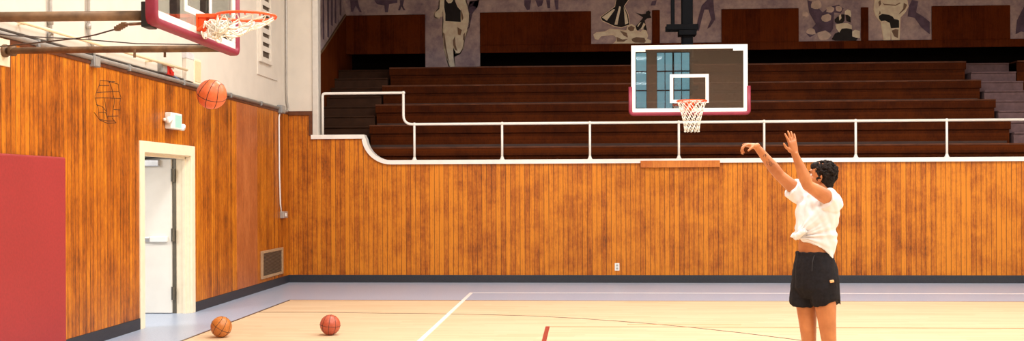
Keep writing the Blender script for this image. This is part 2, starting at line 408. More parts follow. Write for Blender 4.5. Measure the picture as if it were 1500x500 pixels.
MB().box((XD - .36, YL - .11, pbz - .045), (XD - .12, YL - .044, pbz + .035), .012).build('bar_head', M['whiteplastic'], bar)
MB().box((XD - .9, YL - .08, pbz - .035), (XD - .3, YL - .044, pbz + .025), .004).build('bar_base', M['steel'], bar)
c = MB(); c.box((-9, 10.5, -.1), (XL, 17, .002)); struct(c.build('floor_corridor', M['vinyl']))
c = MB(); c.box((-9.1, 10.5, 0), (-9, 17, 2.7)); c.box((-9.1, 10.4, 0), (XD, 10.5, 2.7)); c.box((-9.1, 17, 0), (XD, 17.1, 2.7)); c.box((-9.1, 10.4, 2.7), (XD, 17.1, 2.8))
struct(c.build('wall_corridor', M['plaster']))

# ------------------------------------------------------------------ things on the left wall
X0 = XL + .018
wp = thing('wall_pad', 'large red vinyl safety pad on the wooden left wall', 'wall pad', (X0, 9.8, .12))
MB().box((X0, 8.55, .1), (X0 + .055, 11.12, 2.035), .022, seg=3).build('pad_cushion', M['padred'], wp)
MB().box((X0 - .012, 8.57, .08), (X0 + .004, 11.09, 2.02)).build('backing_board', M['trimwood'], wp)

ex = thing('exit_sign', 'white lit exit sign box mounted on boards above the doorway', 'exit sign', (X0, 14.15, 2.6))
MB().box((X0, 13.97, 2.49), (X0 + .09, 14.36, 2.7), .012).build('housing', M['whiteplastic'], ex)
MB().box((X0 + .085, 14.10, 2.51), (X0 + .093, 14.33, 2.675), .002).build('sign_face', M['mint'], ex)
for y, z in ((13.93, 2.6), (14.40, 2.53)):
    hd = MB(); hd.cyl((X0 + .03, y - .05, z), (X0 + .03, y + .04, z), .02, 12); hd.cyl((X0 + .04, y, z), (X0 + .10, y - .01, z - .005), .045, 16)
    hh = hd.build('lamp_head', M['whiteplastic'], ex, True)
    MB().cyl((X0 + .10, y - .01, z - .005), (X0 + .103, y - .01, z - .006), .038, 16).build('lens', M['lampface'], hh)

rg = thing('vent_register', 'square brown metal air register low on the left wall near corner', 'vent', (X0, 18.86, .2))
f = MB()
for y0, y1, z0, z1 in ((18.2, 18.29, .2, .67), (19.44, 19.53, .2, .67), (18.29, 19.44, .2, .245), (18.29, 19.44, .625, .67)): f.box((X0, y0, z0), (X0 + .03, y1, z1), .005)
f.build('register_frame', plain('tan register frame', (172, 140, 106), .5), rg)
f = MB()
for k in range(17):
    z = .255 + k * .0225
    f.box((X0 + .002, 18.28, z - .002), (X0 + .02, 19.45, z + .002), rot=None)
    f.box((X0 + .012, 18.28, z - .007), (X0 + .02, 19.45, z + .004))
f.build('register_slats', M['grille'], rg)
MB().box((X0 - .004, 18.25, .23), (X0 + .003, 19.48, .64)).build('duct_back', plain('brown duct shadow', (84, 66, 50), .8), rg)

lv = thing('louver_vent', 'tall narrow louvered vent high on the left plaster wall behind rim', 'vent', (XL + .02, 18.5, 3.9))
f = MB(); XV = XL + .02
for y0, y1, z0, z1 in ((18.14, 18.24, 3.9, 5.4), (18.73, 18.83, 3.9, 5.4), (18.14, 18.83, 3.84, 3.9), (18.14, 18.83, 5.4, 5.46)): f.box((XV - .01, y0, z0), (XV + .045, y1, z1), .004)
f.build('vent_frame', M['plaster'], lv)
f = MB()
for k in range(10):
    z = 4.03 + k * .155
    f.box((XV + .012, 18.23, z + .005), (XV + .02, 18.74, z + .102), .002, Matrix.Rotation(-.16, 3, 'Y'))
f.build('vent_slats', M['plaster'], lv)
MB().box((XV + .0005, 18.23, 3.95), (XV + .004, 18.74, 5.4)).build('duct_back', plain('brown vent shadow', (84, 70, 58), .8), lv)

cd = thing('wall_conduit', 'grey conduit run along the top edge of the left wood wall', 'conduit', (XL, 10, 3.15))
f = MB(); f.cyl((XL + .03, YR + .1, 3.145), (XL + .03, 19.36, 3.145), .027, 12); f.build('conduit_pipe', M['pipegrey'], cd, True)
f = MB(); f.cyl((XL + .014, YR + .1, 3.19), (XL + .014, 15.6, 3.19), .012, 8); f.build('cable', plain('dark cable', (86, 78, 72), .6), cd, True)
for y in (10.6, 12.8, 14.6, 16.6, 18.2): MB().box((XL - .005, y - .02, 3.105), (XL + .06, y + .02, 3.18), .004).build('clamp', M['boxgrey'], cd)

def jbox(label, y, z, dy, dz, dx, extra=None, mat='boxgrey'):
    t = thing('junction_box', label, 'junction box', (XL, y, z))
    MB().box((XL, y - dy, z - dz), (XL + dx, y + dy, z + dz), .006).build('box_body', M[mat], t)
    MB().box((XL + dx, y - dy * .85, z - dz * .85), (XL + dx + .006, y + dy * .85, z + dz * .85), .002).build('cover_plate', M['pipegrey'], t)
    return t
jbox('grey junction box at the foot of the bent pipe above scribbled ball drawing', 11.88, 3.11, .075, .06, .07)
jbox('small grey box in the back corner where conduits meet', 19.42, 3.13, .12, .07, .09)
def pipe(name, label, pts, r, mat, cat='pipe', fit=None):
    t = thing(name, label, cat, pts[0])
    MB().tube(pts, r, 10).build('pipe_run', M[mat], t, True)
    for (p, rr, hgt) in (fit or []): MB().cyl(Vector(p) - Vector((0, 0, hgt)), Vector(p) + Vector((0, 0, hgt)), rr, 12).build('coupling', M[mat], t, True)
    return t
xw = XL + .03
pipe('vertical_pipe', 'thin grey pipe dropping down plaster to junction box above scribble', [(xw, 11.75, ZC), (xw, 11.75, 3.42), (xw, 11.78, 3.34), (xw, 11.86, 3.27), (xw, 11.88, 3.22), (xw, 11.88, 3.17)], .018, 'pipegrey', fit=[((xw, 11.75, 3.48), .026, .03)])
pipe('vertical_pipe', 'leftmost thin pale pipe dropping down the plaster to a small joint', [(xw, 10.88, ZC), (xw, 10.88, 3.4), (xw, 10.88, 3.2)], .018, 'pipegrey', fit=[((xw, 10.88, 3.42), .03, .05), ((xw, 10.88, 3.24), .03, .04)])
pipe('vertical_pipe', 'long thin grey pipe running up the plaster in the back corner', [(xw, 19.84, ZC), (xw, 19.84, 3.42), (xw, 19.86, 3.3), (xw, 19.93, 3.2), (xw, 19.92, 3.14), (xw, 19.86, 3.125), (xw, 19.545, 3.125)], .02, 'pipegrey')
pipe('cream_pipe', 'cream painted pipe run level across the plaster under the hoop', [(XL + .085, 9.5, 3.29), (XL + .085, 14.6, 3.31)], .018, 'paleline', fit=None)
for y_ in (10.3, 12.3, 13.4): MB().box((XL, y_ - .015, 3.28), (XL + .085, y_ + .015, 3.30)).build('pipe_strap', M['paleline'], bpy.data.objects['cream_pipe'])
sw_ = thing('switch_conduit', 'thin white conduit dropping to a small grey switch box', 'conduit', (X0, 19.4, 1.25))
MB().tube([(X0 + .02, 19.35, 3.055), (X0 + .02, 19.30, 2.98), (X0 + .02, 19.31, 2.0), (X0 + .02, 19.36, 1.45), (X0 + .02, 19.42, 1.30)], .014, 8).build('conduit_pipe', M['white'], sw_, True)
bx_ = MB().box((X0, 19.40, 1.19), (X0 + .07, 19.68, 1.31), .008).build('switch_box', M['pipegrey'], sw_)
MB().box((X0 + .07, 19.5, 1.22), (X0 + .082, 19.58, 1.28), .003).build('toggle', M['white'], bx_)

al = thing('fire_alarm', 'small red fire alarm strobe on plaster beside grey box', 'fire alarm', (XL, 14.12, 3.2))
MB().box((XL, 14.0, 3.19), (XL + .055, 14.22, 3.34), .01).build('alarm_body', M['red'], al)
MB().box((XL + .052, 14.10, 3.245), (XL + .065, 14.20, 3.285), .003).build('strobe_lens', M['whiteplastic'], al)
MB().cyl((XL + .06, 14.08, 3.235), (XL + .075, 14.08, 3.235), .03, 16).build('horn', M['red'], al)
jbox('grey box directly left of the red fire alarm on plaster', 13.87, 3.265, .09, .07, .06)
sp = thing('wall_speaker', 'beige rectangular grille plaque on the plaster right of fire alarm', 'speaker', (XL, 15.15, 3.2))
MB().box((XL, 15.0, 3.17), (XL + .04, 15.3, 3.52), .008).build('plaque_frame', M['cream'], sp)
MB().box((XL + .036, 15.03, 3.2), (XL + .046, 15.27, 3.49), .004).build('plaque_grille', M['beige'], sp)
bxw = thing('cable_box', 'white cover box with grey top beside the beige plaque', 'junction box', (XL, 14.8, 3.2))
MB().box((XL, 14.66, 3.18), (XL + .06, 14.94, 3.48), .006).build('box_body', M['plaster'], bxw)
MB().box((XL, 14.65, 3.48), (XL + .065, 14.95, 3.57), .006).build('box_lid', plain('pale grey lid', (206, 204, 206), .5), bxw)
t = tag(MB().tube([(XL + .015, 14.2, 3.215), (XL + .02, 14.6, 3.15), (XL + .02, 15.4, 3.15)], .012, 6).build('blue_cable', plain('blue cable', (90, 100, 140), .5), None, True), 'short blue cable trailing from fire alarm along the conduit', 'cable')

ol = thing('wall_outlet', 'white electrical outlet low on the end wall boards', 'outlet', (.618, YB, .29))
MB().box((.575, YB - .012, .22), (.66, YB, .355), .004).build('cover_plate', M['whiteplastic'], ol)
msock = plain('grey socket', (170, 168, 162), .5)
for z in (.26, .315): MB().box((.6, YB - .016, z - .018), (.636, YB - .01, z + .018), .004).build('socket', msock, ol)

# ------------------------------------------------------------------ guard rail on the coping
gr = thing('guard_rail', 'white painted pipe guardrail on the ledge below the bleachers', 'railing', (0, YB + .08, 2.2))
YG = YB + .08; R_ = .024
def fillet(pts, r=.09, n=6):
    out = [Vector(pts[0])]
    for a, b, c in zip(pts, pts[1:], pts[2:]):
        a, b, c = Vector(a), Vector(b), Vector(c); u = (a - b).normalized(); v = (c - b).normalized()
        p, q = b + u * r, b + v * r
        for i in range(n + 1): tt = i / n; out.append(p * (1 - tt) ** 2 + b * 2 * tt * (1 - tt) + q * tt ** 2)
    out.append(Vector(pts[-1])); return out
path = fillet([(-4.75, YG, 2.69), (-4.75, YG, 3.462), (-3.255, YG, 3.462), (-3.255, YG, 2.885), (XR, YG, 2.885)], .03)
path = fillet([(-4.75, YG, 2.69), (-4.75, YG, 3.462), (-3.4, YG, 3.462)], .05)[:-1] + fillet([(-3.4, YG, 3.462), (-3.255, YG, 3.462), (-3.255, YG, 3.1)], .03)[1:-1] + fillet([(-3.255, YG, 3.2), (-3.255, YG, 2.885), (-2.9, YG, 2.885)], .17)[1:-1] + [Vector((XR, YG, 2.885))]
MB().tube(path, R_, 12).build('top_rail', M['white'], gr, True)
f = MB().ball((-3.255, YG, 3.462), .034).build('elbow', M['white'], gr, True)
for x in (-3.055, -1.45, .14, 1.735, 3.25, 4.86, 6.445, 8.05, 9.6):
    f = MB(); f.cyl((x, YG, 2.2), (x, YG, 2.885), .021, 12); f.tube([(x, YG, 2.225), (x, YG, 2.245), (x, YG, 2.29)], [.058, .036, .021], 12); f.ball((x, YG, 2.885), .034, 12, 8)
    f.build('rail_post', M['white'], gr, True)

# ------------------------------------------------------------------ bleachers
TOP = [2.485, 2.945, 3.40, 3.85, 4.305]; FY = [20.45 + .75 * i for i in range(5)]
lab = ['lowest dark wooden bleacher bench just behind the white guardrail', 'second dark wooden bleacher bench up from the guardrail', 'middle dark wooden bleacher bench, third of the five tiers', 'fourth dark wooden bleacher bench up, next below the top tier', 'topmost dark wooden bleacher bench below the mural wall']
BX0, BX1 = [-3.97, -4.1, -4.12, -4.12, -4.1], [XR - .11, 7.97, 7.97, 7.96, 7.92]
for i in range(5):
    z0 = TOP[i - 1] if i else 1.9; y1 = FY[i] + .75 if i < 4 else 25.26
    t = thing('bleacher_bench', lab[i], 'bench', (0, FY[i], z0), 'bleacher benches')
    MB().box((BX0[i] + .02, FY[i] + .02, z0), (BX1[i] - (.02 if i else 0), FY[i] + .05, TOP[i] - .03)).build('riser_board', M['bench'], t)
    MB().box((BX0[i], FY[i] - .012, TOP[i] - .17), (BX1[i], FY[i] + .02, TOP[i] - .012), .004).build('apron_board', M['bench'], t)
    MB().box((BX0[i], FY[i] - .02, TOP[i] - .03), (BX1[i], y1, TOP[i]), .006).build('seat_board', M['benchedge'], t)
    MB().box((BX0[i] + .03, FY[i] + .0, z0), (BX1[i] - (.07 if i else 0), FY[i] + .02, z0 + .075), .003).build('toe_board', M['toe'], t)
    for xx in ((BX0[i] + .02, BX0[i] + .07), (BX1[i] - .07, BX1[i] - .02)):
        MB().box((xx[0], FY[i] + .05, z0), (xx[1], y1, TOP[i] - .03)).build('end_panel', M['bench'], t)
def flight(x0, x1, mat, label, i0):
    t = thing('aisle_stairs', label, 'stairs', ((x0 + x1) / 2, FY[0], 1.9))
    for i in range(i0, 5):
        zb = TOP[i - 1] if i else 1.9
        mid = (zb + TOP[i]) / 2
        for (ya, yb, zt) in ((FY[i] - .02, FY[i] + .36, mid), (FY[i] + .355, FY[i] + .75 if i < 4 else 25.26, TOP[i] - .005)):
            m_ = MB(); m_.box((x0, ya + .015, (zb if i == i0 else zb - .3) if i else 1.9), (x1, yb, zt - .03)); m_.box((x0, ya - .012, zt - .03), (x1, yb, zt), .006)
            m_.build('step', M[mat], t)
flight(XBL + .03, -4.14, 'stepbrown', 'worn brown aisle steps at the left end of the bleachers', 0)
flight(8.02, 8.92, 'step', 'grey painted aisle steps at the right end of the bleacher benches', 1)
t = thing('bleacher_bench', 'bench end right of the grey aisle steps at right edge', 'bench', (9.5, FY[4], 3.85), 'bleacher benches')
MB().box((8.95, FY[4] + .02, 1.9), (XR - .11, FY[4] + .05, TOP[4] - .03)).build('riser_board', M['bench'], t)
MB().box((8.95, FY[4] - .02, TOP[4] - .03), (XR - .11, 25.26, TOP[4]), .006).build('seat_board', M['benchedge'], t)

# ------------------------------------------------------------------ mural wall
mu = thing('sports_mural', 'faded mauve wall mural of old sports photographs above the bleachers', 'mural', (0, YM, 4.9))
f = MB(); f.box((XBL + .005, YM - .014, 4.91), (XR - .105, YM - .001, 6.49)); f.box((-3.49, YM - .03, 4.31), (-2.265, YM - .001, 6.49)); f.build('painted_ground', M['mural'], mu)
s = MB(); s.box((-3.49, YM - .028, 4.31), (-2.265, YM + .05, 4.895)); s.build('pier', M['plaster'], mu)
def W(px, py, lift=0): return onY(px, py, YM - .03 - lift)
def fig(name, parent, polys, mat, conv, lift):
    first = None
    for pl in polys:
        f = MB().prism([W(*conv(q), lift) for q in pl], (0, .012 + lift * .5, 0)).build(name, M[mat], parent)
        first = first or f
    return first
def grow(pl, d):
    cx = sum(q[0] for q in pl) / len(pl); n = len(pl); ar = sum(pl[i][0] * pl[(i + 1) % n][1] - pl[(i + 1) % n][0] * pl[i][1] for i in range(n)); sg = 1 if ar > 0 else -1; out = []
    for i in range(n):
        a, b, c = Vector(pl[i - 1]), Vector(pl[i]), Vector(pl[(i + 1) % n]); e1 = (b - a).normalized(); e2 = (c - b).normalized()
        nn = Vector((e1.y, -e1.x)) + Vector((e2.y, -e2.x)); nn = nn.normalized() if nn.length > 1e-4 else Vector((e1.y, -e1.x))
        out.append(tuple(b + nn * d * sg))
    return out
# runner in a dark singlet (traced in a 4.545x crop from 560,0)
cv = lambda q: (560 + q[0] / 4.545, q[1] / 4.545)
body = [(386, -60), (380, 60), (350, 85), (350, 112), (378, 120), (395, 105), (402, 60), (408, 140), (402, 210), (412, 260), (415, 330), (440, 420), (452, 450), (482, 450), (474, 380), (470, 290), (478, 330), (492, 354), (515, 355), (535, 320), (545, 250), (560, 215), (575, 150), (578, 90), (556, 10), (545, -60)]
rn = fig('runner_outline', mu, [grow(body, 7)], 'mhalo', cv, .0)
fig('runner_body', rn, [body], 'mcream', cv, .006)
fig('runner_singlet', rn, [[(415, -60), (412, 50), (420, 95), (420, 140), (522, 146), (522, 70), (500, 45), (486, 10), (478, -60)]], 'mblack', cv, .012)
fig('runner_neck', rn, [[(425, -60), (425, 5), (440, 22), (458, 20), (470, 5), (470, -60)]], 'mcream', cv, .018)
fig('runner_shade', rn, [[(404, 215), (414, 225), (428, 330), (446, 415), (430, 385), (412, 290)], [(470, 270), (484, 240), (488, 300), (500, 340), (484, 330), (472, 300)], [(540, 230), (552, 215), (545, 262), (536, 270)], [(524, 60), (534, 90), (540, 120), (530, 140), (524, 100)], [(500, 180), (530, 200), (520, 235), (505, 230)]], 'mshade', cv, .012)
# cheerleader-style striped skirt, leaping figure and stretched-out player (5x crop from 860,0)
c5 = lambda q: (860 + q[0] / 5, q[1] / 5)
sk = [(225, -60), (205, 50), (100, 125), (112, 150), (200, 190), (250, 200), (310, 180), (300, 110), (270, 45), (300, 0), (310, -60)]
so = fig('skirt_outline', mu, [grow(sk, 5)], 'mhalo', c5, .0)
fig('skirt_figure', so, [sk], 'mblack', c5, .006)
fig('skirt_pleat', so, [[(195, 65), (108, 127), (145, 152), (205, 70)], [(235, 45), (200, 180), (222, 182), (248, 50)], [(268, 50), (278, 180), (302, 170), (292, 110)]], 'mcream', c5, .012)
pl = [(50, 255), (70, 240), (130, 235), (170, 215), (225, 220), (290, 225), (300, 190), (325, 180), (350, 195), (360, 225), (395, 240), (405, 222), (430, 225), (442, 262), (435, 285), (465, 300), (462, 325), (320, 335), (295, 365), (240, 360), (205, 345), (170, 350), (168, 330), (200, 320), (215, 300), (215, 270), (190, 250), (150, 255), (100, 262), (80, 288), (60, 282)]
po = fig('player_outline', mu, [grow(pl, 5)], 'mhalo', c5, .004)
fig('player_body', po, [pl], 'mcream', c5, .014)
fig('player_shade', po, [[(300, 200), (325, 188), (348, 202), (340, 225), (318, 228), (300, 215)], [(325, 285), (360, 272), (420, 278), (430, 300), (420, 315), (350, 312), (330, 300)], [(215, 270), (260, 290), (300, 285), (270, 305), (220, 305)], [(240, 225), (290, 240), (300, 275), (270, 262)]], 'mshade', c5, .02)
lj = [(355, 92), (400, 105), (430, 100), (432, 85), (452, 76), (465, 90), (460, 108), (472, 130), (440, 135), (422, 150), (440, 225), (425, 240), (410, 190), (372, 225), (360, 215), (345, 205), (395, 150), (410, 128), (385, 112)]
lo_ = fig('leaper_figure', mu, [lj], 'mblack', c5, .002)
fig('leaper_stripe', lo_, [[(415, 165), (428, 180), (405, 215), (392, 215)], [(380, 170), (398, 160), (375, 195), (366, 195)]], 'mcream', c5, .008)
# player in pale sweater and dark shorts (7.146x crop from 1270,0)
c7 = lambda q: (1270 + q[0] / 7.146, q[1] / 7.146)
pb_ = [(90, -60), (76, 100), (95, 160), (125, 200), (150, 230), (178, 418), (240, 415), (248, 300), (262, 415), (335, 416), (340, 290), (345, 180), (400, 120), (428, 65), (415, 0), (400, -60)]
bo = fig('athlete_outline', mu, [grow(pb_, 8)], 'mhalo', c7, .0)
fig('athlete_body', bo, [pb_], 'mcream', c7, .006)
fig('athlete_shorts', bo, [[(125, 165), (160, 145), (230, 155), (270, 175), (285, 200), (320, 205), (336, 215), (336, 290), (250, 295), (240, 240), (190, 215), (150, 222), (128, 195)]], 'mblack', c7, .012)
fig('athlete_shade', bo, [[(258, 320), (300, 305), (330, 310), (325, 400), (285, 380)], [(120, 20), (140, 0), (150, 40), (128, 70)], [(385, 30), (420, 50), (400, 95), (350, 140), (330, 150), (380, 90)], [(135, 110), (145, 140), (122, 160)], [(160, 25), (180, 40), (300, 50), (345, 25), (350, 35), (300, 60), (180, 52)]], 'mshade', c7, .012)
# footballers crowd (7.14x crop from 1170,0)
c1 = lambda q: (1170 + q[0] / 7.14, q[1] / 7.14)
crowd = fig('helmet_player', mu, [[(345, 410), (380, 350), (430, 330), (450, 300), (510, 290), (560, 310), (560, 370), (620, 400), (600, 425), (380, 425)], [(375, 205), (400, 180), (450, 150), (480, 150), (480, 215), (450, 250), (400, 245), (380, 230)], [(490, 155), (540, 160), (545, 235), (500, 220)]], 'mblack', c1, .0)
fig('helmet_pale', crowd, [[(480, 150), (485, 115), (510, 98), (540, 110), (550, 150), (545, 180), (515, 155)], [(385, 255), (440, 245), (510, 240), (555, 265), (555, 305), (500, 295), (450, 300), (425, 340), (395, 300)], [(560, 330), (590, 310), (640, 325), (640, 400), (600, 395), (560, 380)], [(420, 165), (440, 148), (448, 190), (425, 215)]], 'mcream', c1, .006)
cpl = []
random.seed(11)
for (x, y, r) in ((180, 50, 60), (290, 190, 55), (330, 100, 45), (130, 330, 50), (260, 370, 70), (70, 150, 35), (420, 90, 40)):
    cpl.append([(x + r * (.8 + .4 * random.random()) * math.cos(a * PI / 5), y + .75 * r * (.8 + .4 * random.random()) * math.sin(a * PI / 5)) for a in range(10)])
fig('crowd_shadow', mu, [[(90, 0), (150, 20), (250, 130), (330, 70), (420, 50), (470, 90), (440, 140), (370, 130), (360, 300), (330, 340), (200, 340), (120, 390), (80, 350), (110, 330), (180, 250), (110, 130)]], 'ghost', c1, .0)
fig('crowd_face', mu, cpl, 'ghost2', c1, .004)
# purple ghost figures
gh = []
idf = lambda q: q
gh.append([(1022, 30), (1028, 8), (1036, 0), (1045, 0), (1046, 15), (1048, 28), (1040, 40), (1036, 42), (1042, 28), (1038, 14), (1032, 14), (1028, 28), (1024, 45), (1019, 45)])
gh.append([(513, 0), (524, 0), (526, 10), (530, 18), (527, 18), (521, 8), (517, 17), (514, 17)])
gh.append([(548, 0), (582, 0), (582, 4), (570, 6), (568, 18), (564, 18), (563, 8), (552, 6)])
gh.append([(586, 0), (592, 0), (590, 8), (594, 15), (591, 15), (588, 9), (586, 15), (583, 15), (586, 7)])
gh.append([(688, 2), (702, 0), (700, 10), (692, 20), (688, 40), (684, 44), (680, 30), (684, 18)])
gh.append([(768, 0), (778, 0), (776, 14), (772, 15), (768, 8)]); gh.append([(784, 0), (796, 0), (794, 8), (788, 10)]); gh.append([(800, 0), (806, 0), (806, 12), (802, 12)]); gh.append([(812, 0), (818, 0), (818, 14), (814, 14)])
gh.append([(955, 2), (962, 0), (960, 8), (953, 8)])
gh.append([(1332, 8), (1336, 0), (1345, 2), (1342, 18), (1352, 24), (1362, 32), (1362, 50), (1350, 40), (1340, 26), (1330, 24)])
gh.append([(1490, 30), (1496, 18), (1500, 10), (1510, 10), (1510, 50), (1496, 46), (1488, 50)])
fig('ghost_figure', mu, gh, 'ghost', idf, .0)
def sidep(q): return q
g2 = MB()
for y0, y1, z0, z1 in ((22.9, 23.05, 4.9, 6.4), (23.25, 23.4, 5.2, 6.4), (23.6, 23.75, 5.3, 6.4), (24.1, 24.25, 5.55, 6.4), (22.5, 22.6, 4.8, 6.4)): g2.box((XBL - .01, y0, z0), (XBL + .004, y1, z1))
g2.build('side_streaks', M['ghost'], sw)

# wooden boarding over the mural
t = tag(MB().box((XBL + .03, YM - .05, 4.74), (-3.495, YM - .016, 5.61), .008).build('boarding', M['panelwood']), 'dark wood panel at the left corner of the mural, left of runner', 'wood panel', 'wood panels on the mural wall')
for (xa, xb, lb, ov) in ((-2.26, .21, 'wide dark wood panel between the runner and the striped skirt figure', .05), (1.55, 1.72, 'narrow dark wood strip just left of the ceiling mast', .045), (3.07, 4.74, 'dark wood panel above the right corner of glass backboard', .05), (6.08, 6.24, 'narrow dark wood strip right of the painted helmet player', .045), (7.59, 9.25, 'dark wood panel right of the painted athlete in shorts', .05)):
    t = tag(MB().box((xa, YM - ov, 4.907), (xb, YM - .016, 5.635), .008).build('boarding', M['panelwood']), lb, 'wood panel', 'wood panels on the mural wall')
struct(MB().box((-2.262, YM - .06, 4.735), (XR - .11, YM - .016, 4.905), .008).build('trim_3', M['panelwood']))
s = MB(); s.box((XBL, 25.27, 4.305), (-3.495, 25.3, 4.95)); s.box((-2.26, 25.27, 4.305), (XR - .1, 25.3, 4.95)); t = tag(s.build('recess_shade_back', M['gap_shade']), 'backing coloured near-black as the shade in the gap above the top bench', 'backing board'); t['kind'] = 'structure'
for x, z in ((3.9, 5.72), (4.15, 5.645)):
    pass

# ------------------------------------------------------------------ basketball hoops
def hoop_frame(o, u, v, n):                      # board coordinates: u across, v up, n out of the face
    return lambda a, b, c: o + u * a + v * b + n * c
def mbox(mb, T, a0, a1, b0, b1, c0, c1, bev=0):
    q = [T(a, b, c) for a in (a0, a1) for b in (b0, b1) for c in (c0, c1)]
    lo = Vector([min(p[i] for p in q) for i in range(3)]); hi = Vector([max(p[i] for p in q) for i in range(3)])
    mb.box(lo, hi, bev); return mb
def make_board(t, T, padside, padthk):
    # T origin: board centre bottom, face at c=0
    g = MB(); mbox(g, T, -.86, .86, .05, 1.02, -.018, -.006); g.build('glass_pane', M['glass'], t)
    f = MB()
    for a0, a1, b0, b1 in ((-.915, .915, 0, .065), (-.915, .915, 1.005, 1.07), (-.915, -.85, .065, 1.005), (.85, .915, .065, 1.005)): mbox(f, T, a0, a1, b0, b1, -.03, .004, .004)
    f.build('board_frame', M['white'], t)
    f = MB()
    for a0, a1, b0, b1 in ((-.305, .305, .15, .2), (-.305, .305, .555, .605), (-.305, -.255, .2, .555), (.255, .305, .2, .555)): mbox(f, T, a0, a1, b0, b1, -.006, -.001)
    f.build('target_square', M['linewhite'], t)
    mp_ = plain('pale plate', (214, 214, 206), .5)
    for a0, a1, b0, b1 in ((-.855, -.69, .97, 1.006), (.69, .855, .97, 1.006)): mbox(MB(), T, a0, a1, b0, b1, -.005, .002).build('corner_plate', mp_, t)
    # moulded padding: U profile along bottom and lower sides
    k = padthk; r = .05
    path = [(-.925 - k / 2, padside), (-.925 - k / 2, .06), (-.92, -k / 2), (.92, -k / 2), (.925 + k / 2, .06), (.925 + k / 2, padside)]
    pts = fillet([(a, b, 0) for a, b in ((-.91 - k / 2, padside), (-.91 - k / 2, -k / 2), (.91 + k / 2, -k / 2), (.91 + k / 2, padside))], .055)
    rings = []
    for i, p in enumerate(pts):
        a = pts[max(i - 1, 0)]; b = pts[min(i + 1, len(pts) - 1)]; tt = (b - a).normalized(); nn = Vector((tt.y, -tt.x, 0))
        ring = []
        for q in range(16):
            an = 2 * PI * q / 16; cu, cw = math.cos(an), math.sin(an)
            eu = math.copysign(abs(cu) ** .5, cu) * (k / 2 + .008); ew = math.copysign(abs(cw) ** .5, cw) * .042
            P = p + nn * eu; ring.append(T(P.x, P.y, ew - .012))
        rings.append(ring)
    MB().loft(rings).build('edge_padding', M['maroon'], t, True)
    return t
def make_rim(t, T, droop=0):
    rim = MB().tube([T(.229 * math.cos(a * PI / 24), .15, .375 + .229 * math.sin(a * PI / 24) + 0) for a in range(48)], .0105, 10, True).build('rim', M['orange'], t, True)
    b = MB(); mbox(b, T, -.075, .075, .03, .165, -.001, .012, .003); mbox(b, T, -.07, .07, .135, .165, .0, .155, .004)
    b.tube([T(-.06, .04, .01), T(-.05, .09, .09), T(-.04, .138, .16)], .014, 8); b.tube([T(.06, .04, .01), T(.05, .09, .09), T(.04, .138, .16)], .014, 8)
    mbox(b, T, -.055, .055, .03, .14, .0, .075, .01)
    b.build('rim_bracket', M['orange'], t)
    for k in range(12):
        a = (k + .5) * PI / 6; MB().tube([T(.222 * math.cos(a), .142, .375 + .222 * math.sin(a)), T(.222 * math.cos(a), .128, .375 + .222 * math.sin(a))], .006, 6).build('net_hook', M['orange'], rim)
    return rim

# far hoop, hanging from the ceiling in front of the end wall
o = Vector((1.70, 17.72, 2.9)); T = hoop_frame(o, Vector((1, 0, 0)), Vector((0, 0, 1)), Vector((0, -1, 0)))
hp = thing('basketball_hoop', 'glass backboard hoop with straight net, hung from ceiling before the bleachers', 'basketball hoop', o, 'basketball hoops')
make_board(hp, T, .41, .042); make_rim(hp, T)
# left-out printing on the lower edge of the glass: small grey strokes
f = MB()
for k in range(9): mbox(f, T, -.85 + k * .017, -.85 + k * .017 + .011, .068, .082, -.0055, -.003)
f.build('printed_mark', M['mast'], hp)
net = MB(); L = 7
def nd(k, l):
    a = (k + (l % 2) * .5) * PI / 6; tt = l / (L - 1); r = .222 * (1 - tt) + .112 * tt + .012 * math.sin(tt * PI) - .03 * math.sin(tt * PI) ; return T(r * math.cos(a), .135 - .45 * tt, .375 + r * math.sin(a))
for k in range(12):
    for l in range(L - 1):
        net.tube([nd(k, l), nd(k, l + 1)], .0052, 6); net.tube([nd(k, l), nd(k - 1 if l % 2 == 0 else k + 1, l + 1)], .0052, 6)
    net.tube([nd(k, L - 1), nd(k, L - 1) + Vector((0, 0, -.02))], .008, 6)
net.build('net', M['cord'], hp, True)
ms = MB(); ms.box((1.61, 17.98, 3.2), (1.79, 18.16, ZC), .03); ms.build('mast', M['mast'], hp)
for q in (((1.36, 17.93, 4.245), (1.87, 17.97, 4.335)), ((1.36, 18.17, 4.245), (1.87, 18.21, 4.335)), ((1.56, 17.93, 4.16), (1.84, 18.21, 4.24))): MB().box(*q, .006).build('mast_clamp', M['mast'], hp)
ms = MB(); ms.box((1.44, 18.02, 4.25), (1.50, 18.1, ZC), .01); ms.build('mast_brace', M['mast'], hp)
for z in (3.3, 3.75): MB().box((1.55, 17.75, z - .03), (1.85, 18.0, z + .03), .006).build('mast_bracket', M['mast'], hp)

# side hoop on the left wall, near the camera
o = Vector((-3.0, 8.54, 2.9)); T = hoop_frame(o, Vector((0, -1, 0)), Vector((0, 0, 1)), Vector((1, 0, 0)))
hs = thing('basketball_hoop', 'side hoop on rusty pipes off the left wall, net flipped up', 'basketball hoop', o, 'basketball hoops')
make_board(hs, T, 1.0, .042); make_rim(hs, T)
for a_ in (.30, -.37): mbox(MB(), T, a_, a_ + .07, .09, 1.07, -.10, -.04, .006).build('back_strut', M['black'], hs)
